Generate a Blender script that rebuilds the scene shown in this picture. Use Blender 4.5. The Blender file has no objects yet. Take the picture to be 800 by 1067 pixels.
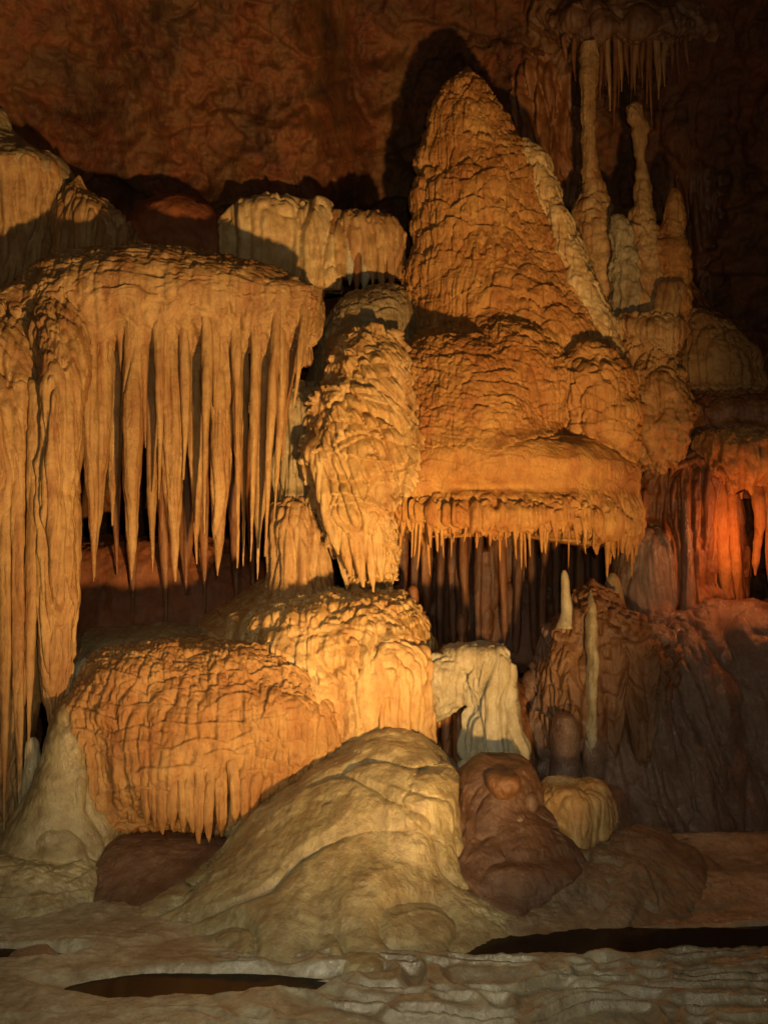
import bpy, math, random
import numpy as np

# ------------------------------------------------------------------ scene
scn = bpy.context.scene
COL = scn.collection
CAMZ = 3.0
F = 1067.0            # focal length in photo pixels (photo is 800 x 1067)

def wx(px, D): return (px - 400.0) / F * D
def wz(py, D): return CAMZ - (py - 533.5) / F * D
def W(px, py, D): return (wx(px, D), D, wz(py, D))

# ------------------------------------------------------------------ noise
_rs = np.random.RandomState(7)
_T = _rs.uniform(-1, 1, (64, 64, 64)).astype(np.float32)

def vn(x, y, z):
    xi = np.floor(x).astype(np.int64); yi = np.floor(y).astype(np.int64); zi = np.floor(z).astype(np.int64)
    fx = x - xi; fy = y - yi; fz = z - zi
    fx = fx*fx*fx*(fx*(fx*6-15)+10); fy = fy*fy*fy*(fy*(fy*6-15)+10); fz = fz*fz*fz*(fz*(fz*6-15)+10)
    x0 = xi & 63; x1 = (xi+1) & 63; y0 = yi & 63; y1 = (yi+1) & 63; z0 = zi & 63; z1 = (zi+1) & 63
    a = _T[x0, y0, z0]*(1-fx) + _T[x1, y0, z0]*fx
    b = _T[x0, y1, z0]*(1-fx) + _T[x1, y1, z0]*fx
    c = _T[x0, y0, z1]*(1-fx) + _T[x1, y0, z1]*fx
    d = _T[x0, y1, z1]*(1-fx) + _T[x1, y1, z1]*fx
    return (a*(1-fy)+b*fy)*(1-fz) + (c*(1-fy)+d*fy)*fz

def fbm(P, f, octv=3, off=0.0, zs=1.0):
    r = 0; a = 1.0; s = 0.0
    for i in range(octv):
        r = r + a*vn(P[..., 0]*f+off+i*17.3, P[..., 1]*f+off*1.7+i*5.1, P[..., 2]*f*zs+off*.6+i*9.7)
        s += a; a *= .5; f *= 2.03
    return r/s

def h1(a, b=0):
    a = np.asarray(a).astype(np.int64); b = np.asarray(b).astype(np.int64)
    return (_T[a & 63, (b+11) & 63, (a*7+b*13) & 63] + 1)*.5

def sstep(a, b, x):
    t = np.clip((x-a)/(b-a), 0, 1); return t*t*(3-2*t)

def flutes(P, f, off=0.0, zs=.07, wig=.35):
    """rounded vertical ribs with narrow grooves, 0..1"""
    wv = vn(P[..., 0]*1.3+off, P[..., 1]*1.3, P[..., 2]*1.6)*wig/ f * 3
    n = vn((P[..., 0]+wv)*f+off, (P[..., 1]+wv*.5)*f+off*2, P[..., 2]*f*zs+off)
    return np.minimum(np.abs(n)*2.2, 1)**.7

def hoods(P, S, V, rh, cw, off):
    """overlapping scallops: each swells out at its arched top and thins out downward"""
    n1 = vn(S/cw*.45+off, V/rh*.22+off*.3, off+0*S)
    n2 = vn(S/cw*1.7+off, V/rh*.8, off*2+0*S)
    w0 = V/rh + 1.3*n1 + .35*n2
    k = np.floor(w0)
    best = np.zeros_like(S); bd = np.zeros_like(S)
    for dj in (-2, -1, 0):
        j = k+dj
        cell = S/cw*(.75+.5*h1(j, 5)) + h1(j, 3)*9 + .4*n2 + off
        ci = np.floor(cell); c = (cell-ci-.5)*2
        jit = h1(j, ci)*.85
        d = w0 - (j + jit + c*c*.55)
        hgt = sstep(0, .13, d)*(1-.42*np.clip(d, 0, 2.2))*(.55+.45*h1(ci, j+9))*(1-.35*c*c)
        m = hgt > best
        best = np.where(m, hgt, best); bd = np.where(m, d, bd)
    return best, bd

def D_flow(rh=.14, cw=.22, A=.05, ff=14, fa=.02, lump=.05, lf=1.2, rough=.004, zs=.09, both=True, shear=0.0):
    """flowstone relief: scallops, drip ribs between them, big soft lumps"""
    cw = cw*1.9
    def fn(P, S, V, off):
        if shear:
            P = P.copy(); P[..., 0] += shear*P[..., 2]; S = S+shear*V*-.5
        o = lump*fbm(P, lf, 3, off)+lump*.35*fbm(P, lf*3.1, 2, off+5)
        dd = np.ones_like(S)*.6
        if A > 0:
            S = S + .12*fbm(P, 1.4, 2, off+40); V = V+.10*fbm(P, 1.1, 2, off+60)
            b, d = hoods(P, S, V, rh, cw, off)
            b = b*(.35+.65*sstep(-.35, .3, fbm(P, 1.7, 2, off+77)))
            o = o + A*b; dd = .25+np.clip(d, 0, 1.2)*.75
            if both:
                b2, d2 = hoods(P, S, V, rh*.38, cw*.42, off+31.7)
                o = o + min(A*.5, .026)*b2*(.5+.5*sstep(-.3, .4, vn(S*2+off, V*2, 0*S)))
        if fa > 0:
            o = o + fa*(flutes(P, ff, off, zs)-.5)*dd + fa*.45*(flutes(P, ff*2.3, off+3, zs)-.5)*dd
        o = o + rough*fbm(P, 22, 2, off+2)
        return o
    return fn

def D_flute(ff=9, fa=.05, lump=.03, lf=1.5, rough=.004, zs=.04, f2=.5, shear=0.0, wig=.35, ramp=0.0):
    fa0 = fa
    def fn(P, S, V, off):
        fa = fa0*(.15+.85*sstep(0, ramp, V)) if ramp else fa0
        if shear:
            P = P.copy(); P[..., 0] += shear*P[..., 2]
        return (lump*fbm(P, lf, 3, off) + lump*.35*fbm(P, lf*3.1, 2, off+5) + fa*(flutes(P, ff, off, zs, wig)-.5) + fa*f2*(flutes(P, ff*2.6, off+4, zs)-.5)
                + rough*fbm(P, 22, 2, off+2) + rough*1.5*fbm(P, 7, 2, off+8, .5))
    return fn

def D_smooth(lump=.06, lf=1.3, rough=.006, fold=.0, ff=3.5, zs=.25):
    def fn(P, S, V, off):
        o = lump*fbm(P, lf, 4, off) + rough*fbm(P, 14, 3, off+2)
        if fold: o = o + fold*(flutes(P, ff, off, zs, .8)-.5)
        return o
    return fn

# ------------------------------------------------------------------ mesh core
def link_mesh(name, co, quads, mat, parent=None, base=None, tris=None):
    me = bpy.data.meshes.new(name)
    base = np.array(base if base is not None else (0, 0, 0), dtype=np.float64)
    co = np.asarray(co, dtype=np.float64).reshape(-1, 3) - base
    nq = len(quads); nt = 0 if tris is None else len(tris)
    me.vertices.add(len(co)); me.vertices.foreach_set('co', co.ravel().astype(np.float32))
    me.loops.add(nq*4+nt*3)
    li = np.asarray(quads, dtype=np.int32).ravel()
    if nt: li = np.concatenate([li, np.asarray(tris, dtype=np.int32).ravel()])
    me.loops.foreach_set('vertex_index', li)
    me.polygons.add(nq+nt)
    st = np.arange(nq)*4
    if nt: st = np.concatenate([st, nq*4+np.arange(nt)*3])
    me.polygons.foreach_set('loop_start', st.astype(np.int32))
    me.polygons.foreach_set('use_smooth', np.ones(nq+nt, dtype=bool))
    me.materials.append(mat)
    me.update(calc_edges=True); me.validate()
    o = bpy.data.objects.new(name, me); COL.objects.link(o)
    if parent is not None:
        o.parent = parent
    else:
        o.location = tuple(base)
    return o

def pchip(t, y, q):
    t = np.asarray(t, float); y = np.asarray(y, float)
    h = np.diff(t); d = np.diff(y)/h
    m = np.zeros_like(y)
    if len(y) > 2:
        same = d[:-1]*d[1:] > 0
        w1 = 2*h[1:]+h[:-1]; w2 = h[1:]+2*h[:-1]
        with np.errstate(divide='ignore', invalid='ignore'):
            mm = (w1+w2)/(w1/d[:-1]+w2/d[1:])
        m[1:-1] = np.where(same, mm, 0)
    m[0] = d[0]; m[-1] = d[-1]
    i = np.clip(np.searchsorted(t, q)-1, 0, len(h)-1)
    s = (q-t[i])/h[i]
    return ((1+2*s)*(1-s)**2*y[i] + s*(1-s)**2*h[i]*m[i] + s*s*(3-2*s)*y[i+1] + s*s*(s-1)*h[i]*m[i+1])

_cnt = [0]
def loft(name, rows, D, mat, disp, parent=None, p=2.0, res=1.4, jag=None, back=.5, edge=0.0, k=None, warp=None):
    """closed body lofted from horizontal sections; rows: (py, xl, xr, front[, depth offset]).
    front: how far (m) the section swells toward the viewer, back: same behind as a fraction."""
    _cnt[0] += 1; off = _cnt[0]*3.717
    R = np.array([tuple(r)+((0.0,) if len(r) == 4 else ()) for r in rows], float)
    pxm = D/F
    hw = (R[:, 2]-R[:, 1])/2
    t = np.concatenate([[0], np.cumsum(np.sqrt(np.diff(R[:, 0])**2 + np.maximum(np.abs(np.diff(hw)), np.abs(np.diff(R[:, 3]))/pxm)**2)+1e-3)])
    n = max(12, int(t[-1]/res)); q = np.linspace(0, t[-1], n)
    py, xl, xr, fr, dd = [pchip(t, R[:, k], q) for k in range(5)]
    if edge:
        z_ = np.zeros_like(py)
        xl = xl + edge*fbm(np.stack([z_+off, z_, py*.012], -1), 3, 3); xr = xr + edge*fbm(np.stack([z_+off+50, z_, py*.012], -1), 3, 3)
    Dm = D + dd
    a = np.maximum((xr-xl)/2, .4)*pxm; cx = ((xl+xr)/2-400)/F*Dm
    fr = np.maximum(fr, .01)
    zf = CAMZ - (py-533.5)/F*(Dm-fr*.85)
    amax = a.max(); fmax = fr.max()
    nf = max(14, int((2*amax+1.3*fmax)/pxm/res)); nb = max(8, nf//5)
    th = np.concatenate([np.linspace(0, math.pi, nf, endpoint=False), np.linspace(math.pi, 2*math.pi, nb, endpoint=False)])
    c = np.cos(th); s = np.sin(th)
    e = 2.0/p
    ce = np.sign(c)*np.abs(c)**e; se = np.sign(s)*np.abs(s)**e
    se = np.where(se < 0, se*back, se)
    X = cx[:, None] - a[:, None]*ce[None]
    Y = Dm[:, None] - fr[:, None]*se[None]
    Z = np.repeat(zf[:, None], len(th), 1)
    P = np.stack([X, Y, Z], -1)
    # arc coordinates
    dS = np.linalg.norm(np.diff(P, axis=1), axis=-1)
    S = np.concatenate([np.zeros((n, 1)), np.cumsum(dS, 1)], 1); mid = nf//2
    S = S - S[:, mid:mid+1]
    fp = P[:, mid]
    V = np.concatenate([[0], np.cumsum(np.linalg.norm(np.diff(fp, axis=0), axis=-1))])
    Vg = np.repeat(V[:, None], len(th), 1)
    du = np.roll(P, -1, 1) - np.roll(P, 1, 1)
    dv = np.gradient(P, axis=0)
    N = np.cross(dv, du); L = np.linalg.norm(N, axis=-1, keepdims=True); N = N/np.maximum(L, 1e-9)
    # N must point outward
    if np.sum(N[:, mid, 1]) > 0: N = -N
    h = disp(P, S, Vg, off)
    scale = np.clip(np.minimum(a, fr)/.12, .15, 1)[:, None]     # thin parts get thinner relief
    P = P + N*(h*scale)[..., None]
    if jag:
        amp, fq, start = jag
        ramp = np.clip((q/t[-1]-start)/(1-start), 0, 1)[:, None]
        tooth = np.abs(vn(S*fq+off, 0*S+off, 0*S))*1.3 + .5*np.abs(vn(S*fq*2.7+off, 0*S+off, 0*S+4))
        P[..., 2] -= amp*ramp*(tooth-.35)
    if warp is not None: P = warp(P)
    m = len(th)
    i = np.arange(n-1)[:, None]*m; j = np.arange(m)[None]
    j2 = (j+1) % m
    quads = np.stack([i+j, i+m+j, i+m+j2, i+j2], -1).reshape(-1, 4)
    co = P.reshape(-1, 3)
    top = co[:m].mean(0); bot = co[-m:].mean(0)
    co = np.vstack([co, top, bot]); it = len(co)-2
    jj = np.arange(m); jn = (jj+1) % m
    tris = np.concatenate([np.stack([np.full(m, it), jj, jn], -1), np.stack([np.full(m, it+1), (n-1)*m+jn, (n-1)*m+jj], -1)])
    if parent is not None:
        base = BASE[parent.name]
    else:
        base = (float(cx[-1]), float(D), float(zf[-1]))
    o = link_mesh(name, co, quads, mat, parent, base, tris)
    if k is None: k = .34 if amax > .3 else (.2 if amax > .16 else .09)
    FUSE.append((o, co, k))
    return o

FUSE = []
CELL = .024; GX0, GZ0, GNX, GNZ = -4.6, -.6, 400, 420
def fuse_all():
    """where two bodies of flowstone meet, build up a calcite fillet so that one flows into the other"""
    maps = []
    for o, co, k in FUSE:
        ix = ((co[:, 0]-GX0)/CELL).astype(int); iz = ((co[:, 2]-GZ0)/CELL).astype(int)
        ok = (ix >= 1) & (iz >= 1) & (ix < GNX-1) & (iz < GNZ-1)
        if not ok.any(): maps.append(None); continue
        x0, x1, z0, z1 = ix[ok].min()-1, ix[ok].max()+2, iz[ok].min()-1, iz[ok].max()+2
        m = np.full((x1-x0, z1-z0), 99.0)
        np.minimum.at(m, (ix[ok]-x0, iz[ok]-z0), co[ok, 1])
        f = m.copy()
        for ax, sh in ((0, 1), (0, -1), (1, 1), (1, -1)): f = np.minimum(f, np.roll(m, sh, ax))
        m = np.where(m > 90, f, m)
        maps.append((x0, x1, z0, z1, m))
    for a, (o, co, k) in enumerate(FUSE):
        A = maps[a]
        if A is None: continue
        x0, x1, z0, z1, ma = A; D = np.zeros_like(ma)
        for b, (o2, co2, k2) in enumerate(FUSE):
            B = maps[b]
            if b == a or B is None: continue
            u0, u1, v0, v1 = max(x0, B[0]), min(x1, B[1]), max(z0, B[2]), min(z1, B[3])
            if u0 >= u1 or v0 >= v1: continue
            kk = min(k, k2)
            da = ma[u0-x0:u1-x0, v0-z0:v1-z0]; db = B[4][u0-B[0]:u1-B[0], v0-B[2]:v1-B[2]]
            t_ = np.clip(1-np.abs(da-db)/kk, 0, 1)
            t_ = np.where((da > 90) | (db > 90), 0, t_)
            sl = D[u0-x0:u1-x0, v0-z0:v1-z0]
            np.maximum(sl, kk*.36*t_*t_, out=sl)
        if D.max() <= 0: continue
        for _ in range(3):
            E = np.pad(D, 1, mode='edge')
            D = (E[1:-1, 1:-1]*2+E[:-2, 1:-1]+E[2:, 1:-1]+E[1:-1, :-2]+E[1:-1, 2:])/6
        gx = (co[:, 0]-GX0)/CELL-.5-x0; gz = (co[:, 2]-GZ0)/CELL-.5-z0
        i0 = np.clip(np.floor(gx).astype(int), 0, D.shape[0]-2); j0 = np.clip(np.floor(gz).astype(int), 0, D.shape[1]-2)
        fx = np.clip(gx-i0, 0, 1); fz = np.clip(gz-j0, 0, 1)
        d = (D[i0, j0]*(1-fx)+D[i0+1, j0]*fx)*(1-fz)+(D[i0, j0+1]*(1-fx)+D[i0+1, j0+1]*fx)*fz
        own = ma[np.clip(np.round(gx).astype(int), 0, D.shape[0]-1), np.clip(np.round(gz).astype(int), 0, D.shape[1]-1)]
        wgt = np.clip(1.4-(co[:, 1]-own)/.16, 0, 1)
        co2 = co.copy(); co2[:, 1] -= d*wgt
        base = np.array(BASE[o.parent.name]) if o.parent else np.array(o.location)
        o.data.vertices.foreach_set('co', (co2-base).ravel().astype(np.float32)); o.data.update()

BASE = {}
def thing(name, label, cat, at, group=None):
    o = bpy.data.objects.new(name, None); COL.objects.link(o)
    o.empty_display_size = .2
    loc = W(*at); o.location = loc; BASE[o.name] = loc
    o['label'] = label; o['category'] = cat
    if group: o['group'] = group
    return o
def tag(o, label, cat, group=None):
    o['label'] = label; o['category'] = cat
    if group: o['group'] = group
    return o

rnd = random.Random(4)
def drip_rows(x0, y0, x1, y1, w, flat=.8, D=10, taper=.5, tipw=1.2, wob=1.5, n=9):
    ph = rnd.random()*6
    rows = [(y0-w*.42, x0-w*.12, x0+w*.12, w*.1*D/F*flat), (y0-w*.25, x0-w*.38, x0+w*.38, w*.35*D/F*flat)]
    for i in range(n):
        t = i/(n-1)
        if t < taper: ww = w*(1-.18*t/taper)
        else:
            s = (t-taper)/(1-taper); ww = w*.82*(1-s)**.85
        ww = max(ww, tipw)*(1+.07*rnd.uniform(-1, 1))
        cx = x0+(x1-x0)*t + wob*math.sin(ph+t*4)*(1-t*.5)
        rows.append((y0+(y1-y0)*t, cx-ww/2, cx+ww/2, ww/2*D/F*flat))
    return rows
def stalactite(parent, x0, y0, x1, y1, w, D, mat, flat=.9, taper=.5, name='stalactite', ff=16, fa=.022, sink=.14, **k):
    rows = drip_rows(x0, y0, x1, y1, w, flat, D, taper); ya = rows[0][0]
    rows = [r+(sink*max(0, 1-(r[0]-ya)/(y1-ya)/.45)**1.5,) for r in rows]
    return loft(name, rows, D, mat, D_flute(ff, fa, .012, 4, .004, .02), parent, back=.9, edge=k.pop('edge', w*.06), **k)

def fringe(name, parent, pts, mat, seed=1, lmin=.05, lmax=.2, r=.014, dens=45, kind=None, spread=.03):
    """row of small hanging drips along a polyline of world points, one mesh"""
    rs = random.Random(seed); co = []; qd = []; tr = []
    pts = [np.array(p, float) for p in pts]
    for a, b in zip(pts[:-1], pts[1:]):
        L = np.linalg.norm(b-a); n = max(1, int(L*dens))
        for i in range(n):
            c = a+(b-a)*((i+rs.random())/n) + np.array([0, rs.uniform(-spread, spread), 0])
            ln = lmin+(lmax-lmin)*rs.random()**2.6*(.6+.8*abs(math.sin(c[0]*5.3+seed)+.4*math.sin(c[0]*13))); rr = r*rs.uniform(.6, 1.5)
            k0 = len(co); sx = rs.uniform(-.01, .01)
            levels = [(.06, 1.5), (0, 1.25), (-.35, .95), (-.7, .6), (-.93, .33)]
            for lv, (h, rad) in enumerate(levels):
                z = h*ln if lv else .05
                for s in range(6):
                    an = s*math.pi/3
                    co.append(c+np.array([math.cos(an)*rr*rad+sx*lv, math.sin(an)*rr*rad, z]))
            co.append(c+np.array([sx*5, 0, -ln])); tip = len(co)-1
            for lv in range(4):
                for s in range(6):
                    s2 = (s+1) % 6
                    qd.append((k0+lv*6+s, k0+lv*6+6+s, k0+lv*6+6+s2, k0+lv*6+s2))
            for s in range(6): tr.append((k0+24+s, tip, k0+24+(s+1) % 6))
    base = BASE[parent.name]
    o = link_mesh(name, np.array(co), np.array(qd), mat, parent, base, np.array(tr))
    if kind: o['kind'] = kind
    return o

# ------------------------------------------------------------------ materials
def stone(name, c1, c2, c3, rough=.5, spec=.5, bump=.35, streak=.6, s1=1.6, s2=4.0, amt=.5, bs=34, coat=0.0):
    m = bpy.data.materials.new(name); m.use_nodes = True
    nt = m.node_tree; N = nt.nodes; L = nt.links; N.clear()
    out = N.new('ShaderNodeOutputMaterial'); b = N.new('ShaderNodeBsdfPrincipled')
    L.new(b.outputs[0], out.inputs[0])
    geo = N.new('ShaderNodeNewGeometry'); P = geo.outputs['Position']
    def noise(scale, det, vec, rg=.6, dist=0):
        n = N.new('ShaderNodeTexNoise'); n.inputs['Scale'].default_value = scale
        n.inputs['Detail'].default_value = det; n.inputs['Roughness'].default_value = rg
        n.inputs['Distortion'].default_value = dist
        L.new(vec, n.inputs['Vector']); return n.outputs['Fac']
    def ramp(f, a, b_, ca=(0, 0, 0, 1), cb=(1, 1, 1, 1)):
        r = N.new('ShaderNodeValToRGB'); r.color_ramp.elements[0].position = a; r.color_ramp.elements[1].position = b_
        r.color_ramp.elements[0].color = ca; r.color_ramp.elements[1].color = cb
        L.new(f, r.inputs[0]); return r.outputs[0]
    def mix(fac, a, b_, mode='MIX'):
        x = N.new('ShaderNodeMix'); x.data_type = 'RGBA'; x.blend_type = mode
        if isinstance(fac, float): x.inputs[0].default_value = fac
        else: L.new(fac, x.inputs[0])
        for s, v in ((6, a), (7, b_)):
            if isinstance(v, tuple): x.inputs[s].default_value = (*v, 1)
            else: L.new(v, x.inputs[s])
        return x.outputs[2]
    mp = N.new('ShaderNodeMapping'); mp.inputs['Scale'].default_value = (1, 1, .1); L.new(P, mp.inputs[0])
    big = ramp(noise(s1, 5, P, .62, .6), .38, .62)
    st = ramp(noise(s2*1.6, 5, mp.outputs[0], .6, .4), .42, .68)
    sp = ramp(noise(9, 6, P, .7), .45, .72)
    col = mix(big, c1, c2)
    f2 = N.new('ShaderNodeMath'); f2.operation = 'MULTIPLY'; f2.inputs[1].default_value = streak; L.new(st, f2.inputs[0])
    col = mix(f2.outputs[0], col, c3)
    f3 = N.new('ShaderNodeMath'); f3.operation = 'MULTIPLY'; f3.inputs[1].default_value = amt; L.new(sp, f3.inputs[0])
    dark = tuple(v*.55 for v in c3)
    col = mix(f3.outputs[0], col, dark)
    fine = noise(60, 4, P, .7)
    col = mix(.35, col, ramp(fine, .3, .75, (.45, .42, .4, 1), (1, 1, 1, 1)), 'MULTIPLY')
    L.new(col, b.inputs['Base Color'])
    rr = N.new('ShaderNodeMapRange'); rr.inputs[1].default_value = .35; rr.inputs[2].default_value = .65
    rr.inputs[3].default_value = max(.08, rough-.16); rr.inputs[4].default_value = min(1, rough+.16)
    L.new(noise(5, 4, P), rr.inputs[0]); L.new(rr.outputs[0], b.inputs['Roughness'])
    b.inputs['Specular IOR Level'].default_value = spec
    if coat:
        b.inputs['Coat Weight'].default_value = coat; b.inputs['Coat Roughness'].default_value = .12
    mp2 = N.new('ShaderNodeMapping'); mp2.inputs['Scale'].default_value = (1, 1, .45); L.new(P, mp2.inputs[0])
    b1 = noise(bs, 5, mp2.outputs[0], .65, .3)
    bp = N.new('ShaderNodeBump'); bp.inputs['Strength'].default_value = bump; bp.inputs['Distance'].default_value = .03
    L.new(b1, bp.inputs['Height'])
    b2 = noise(bs*4.5, 3, P, .7)
    bq = N.new('ShaderNodeBump'); bq.inputs['Strength'].default_value = min(1, bump*.8); bq.inputs['Distance'].default_value = .013
    L.new(b2, bq.inputs['Height']); L.new(bp.outputs[0], bq.inputs['Normal'])
    L.new(bq.outputs[0], b.inputs['Normal']); L.new(bq.outputs[0], b.inputs['Coat Normal'])
    return m

M = {}
M['tan']    = stone('tan_calcite', (.50, .315, .13), (.40, .235, .085), (.28, .11, .032), .46, .5, .7, .9, s2=5.5, bs=30, coat=.12)
M['orange'] = stone('ochre_calcite', (.55, .29, .08), (.44, .19, .042), (.32, .10, .022), .42, .5, .8, .7, bs=44, coat=.15)
M['cream']  = stone('cream_calcite', (.62, .47, .24), (.52, .35, .15), (.40, .20, .06), .38, .5, .6, .6, bs=24, coat=.15)
M['pale']   = stone('pale_calcite', (.52, .47, .33), (.42, .36, .22), (.28, .20, .10), .32, .55, .7, .6, coat=.8)
M['honey']  = stone('honey_calcite', (.60, .41, .18), (.50, .30, .10), (.36, .16, .045), .38, .5, .7, .7, bs=28, coat=.2)
M['grey']   = stone('grey_tan_flowstone', (.35, .28, .15), (.27, .20, .10), (.20, .11, .045), .42, .5, .6, .6, bs=34, coat=.15)
M['olive']  = stone('yellow_olive_flowstone', (.44, .36, .19), (.31, .25, .12), (.20, .12, .05), .42, .5, .55, .7, s1=1.3, amt=.6, bs=20, coat=.4)
M['taupe']  = stone('brown_olive_slab_rock', (.33, .24, .14), (.20, .13, .07), (.13, .075, .04), .42, .5, .6, .5, s1=1.5, amt=.6, bs=24, coat=.3)
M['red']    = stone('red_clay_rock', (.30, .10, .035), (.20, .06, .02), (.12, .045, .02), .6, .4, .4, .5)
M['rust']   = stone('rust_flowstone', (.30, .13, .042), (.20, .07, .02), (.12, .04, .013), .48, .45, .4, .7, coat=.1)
M['brown']  = stone('dark_wet_flowstone', (.24, .13, .082), (.135, .068, .043), (.32, .24, .16), .26, .6, .7, .32, s1=1.2, s2=3.2, amt=.35, coat=1.0)
M['wall']   = stone('cave_wall_rock', (.17, .042, .011), (.05, .017, .007), (.20, .10, .028), .5, .45, 1.0, .45, s1=1.6, s2=1.6, amt=.8, bs=22)
M['dark']   = stone('dark_brown_rock', (.14, .065, .03), (.09, .04, .02), (.07, .03, .012), .6, .35, .5, .5)  # plain dark brown stone
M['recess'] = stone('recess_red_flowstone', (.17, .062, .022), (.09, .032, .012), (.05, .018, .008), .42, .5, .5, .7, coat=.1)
M['amber']  = stone('amber_flowstone', (.44, .25, .085), (.34, .16, .045), (.26, .09, .02), .48, .45, .6, .6, bs=40)
M['umber']  = stone('umber_flowstone', (.25, .125, .05), (.16, .072, .028), (.12, .045, .018), .42, .5, .5, .7, bs=36, coat=.15)
M['shadow_brown']    = stone('shadow_brown_rock', (.17, .088, .045), (.11, .055, .03), (.08, .03, .014), .48, .5, .5, .5, s1=1.8, coat=.1)  # shadow over the foreground rock, put into the base colour
M['floor']  = stone('cave_floor_rock', (.42, .37, .25), (.27, .21, .13), (.16, .10, .055), .3, .5, .5, .4, s1=1.2, amt=.6, bs=14, coat=.6)
def water():
    m = bpy.data.materials.new('still_pool_water'); m.use_nodes = True
    b = m.node_tree.nodes['Principled BSDF']
    b.inputs['Base Color'].default_value = (.012, .008, .005, 1); b.inputs['Roughness'].default_value = .16; b.inputs['Specular IOR Level'].default_value = .3; b.inputs['IOR'].default_value = 1.33
    n = m.node_tree.nodes.new('ShaderNodeTexNoise'); n.inputs['Scale'].default_value = 5
    bp = m.node_tree.nodes.new('ShaderNodeBump'); bp.inputs['Strength'].default_value = .02
    m.node_tree.links.new(n.outputs['Fac'], bp.inputs['Height']); m.node_tree.links.new(bp.outputs[0], b.inputs['Normal'])
    return m
M['water'] = water()

# ------------------------------------------------------------------ SETTING: cave shell, floor, pools
def grid_mesh(name, P, mat):
    n, m = P.shape[:2]
    i = np.arange(n-1)[:, None]*m; j = np.arange(m-1)[None]
    q = np.stack([i+j, i+j+1, i+m+j+1, i+m+j], -1).reshape(-1, 4)
    return link_mesh(name, P.reshape(-1, 3), q, mat)

def cave_wall():
    prof = [(7.9, -1.2), (8.0, 1.5), (7.9, 4.2), (7.7, 6.2), (7.3, 7.8), (6.7, 9.0), (5.2, 10.2), (2.5, 10.9), (.05, 11.0)]
    t = np.arange(len(prof)); q = np.concatenate([np.linspace(0, 5.6, 470), np.linspace(5.65, 8, 50)])
    rr = pchip(t, [p[0] for p in prof], q); zz = pchip(t, [p[1] for p in prof], q)
    ph = np.concatenate([np.linspace(-180, -60, 60, endpoint=False), np.linspace(-60, 60, 760, endpoint=False), np.linspace(60, 180, 61)])
    ph = np.radians(ph)
    X = rr[:, None]*np.sin(ph)[None]*.95; Y = 5.2+rr[:, None]*np.cos(ph)[None]; Z = np.repeat(zz[:, None], len(ph), 1)
    P = np.stack([X, Y, Z], -1)
    C = np.array([0, 5.2, 4.0]); N = C-P; N /= np.linalg.norm(N, axis=-1, keepdims=True)
    h = .42*fbm(P, .5, 3, 3.3) + .13*fbm(P, 1.7, 4, 1.2) + .10*(1-2*np.abs(fbm(P, 2.4, 4, 9.1))) + .05*fbm(P, 8, 3, 4.4, .6) - .05*sstep(.12, 0, np.abs(fbm(P, 1.3, 3, 21.))) + .10*fbm(P, 1.1, 4, 31., 4.0)
    w = sstep(.2, 1.6, P[..., 0])*sstep(2.0, 4.0, P[..., 2])
    h = h + w*(.06*(flutes(P, 5, 5.5, .15)-.5)+.12*fbm(P, 1.6, 3, 7.7, .5))
    # broken rock ledges running along the upper wall
    lz = P[..., 2] + .7*fbm(P, .6, 3, 6.6)
    lz = lz - np.floor(lz/.95)*.95
    h = h + .16*sstep(0, .06, lz)*sstep(.95, .1, lz)*sstep(-.3, .4, fbm(P, .8, 2, 12.))*sstep(4, 6, P[..., 2])
    h = h + sstep(.1, -.9, P[..., 0]+.12*P[..., 2]-.75)*sstep(3.2, 5.0, P[..., 2])*(.2+1.15*sstep(-3.7, -2.4, P[..., 0]))
    P = P + N*h[..., None]
    o = grid_mesh('cave_wall', P, M['wall']); o['kind'] = 'structure'
cave_wall()

POOLS = [(2.25, 7.08, 1.55, .22, .05), (-1.25, 6.50, .95, .17, .04), (-2.55, 6.95, .45, .12, .0), (3.2, 8.95, 1.1, .18, .0)]
def floor_height(X, Y):
    P = np.stack([X, Y, 0*X], -1)
    z = .07*fbm(P, .8, 4, 2.2) + .04*(Y-7.0)*sstep(7, 9, Y)
    z = z - .10*sstep(6.15, 5.7, Y - .12*np.sin(X*1.3)) + .035*sstep(6.05, 6.4, Y+.25*fbm(P, .9, 2, 4.))*sstep(-.5, .3, fbm(P, .7, 2, 14.))
    # rippled flowstone (small gour ridges) in front
    w = sstep(7.1, 6.8, Y)*sstep(-1.6, .4, X)
    rp = np.abs(vn(X*3.2+vn(X*2, Y*2, 0*X), Y*13+2*vn(X*1.5, Y*3, 0*X+3), 0*X))
    z = z + w*.06*(1-rp*1.6) + .02*fbm(P, 3, 4, 8.1) + .006*(1-2*np.abs(fbm(P, 7, 3, 18.1))) + .012*fbm(P, 9, 3, 5.1) + .012*(1-rp)*(1-w)*.5
    for cx, cy, rx, ry, tilt in POOLS:
        d = np.sqrt(((X-cx)/rx)**2+((Y-cy-tilt*(X-cx))/ry)**2) + .18*vn(X*2.1, Y*4, 0*X+7) + .05*vn(X*6, Y*9, 0*X+2)
        z = z - .13*sstep(1.35, .7, d)
    return z
def cave_floor():
    xs = np.concatenate([np.linspace(-9, -3.4, 25, endpoint=False), np.linspace(-3.4, 3.6, 620, endpoint=False), np.linspace(3.6, 9, 25)])
    ys = np.concatenate([np.linspace(-4, 5.2, 30, endpoint=False), np.linspace(5.2, 9.6, 620, endpoint=False), np.linspace(9.6, 14, 30)])
    X, Y = np.meshgrid(xs, ys)
    P = np.stack([X, Y, floor_height(X, Y)], -1)
    o = grid_mesh('cave_floor', P, M['floor']); o['kind'] = 'structure'
cave_floor()
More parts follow.
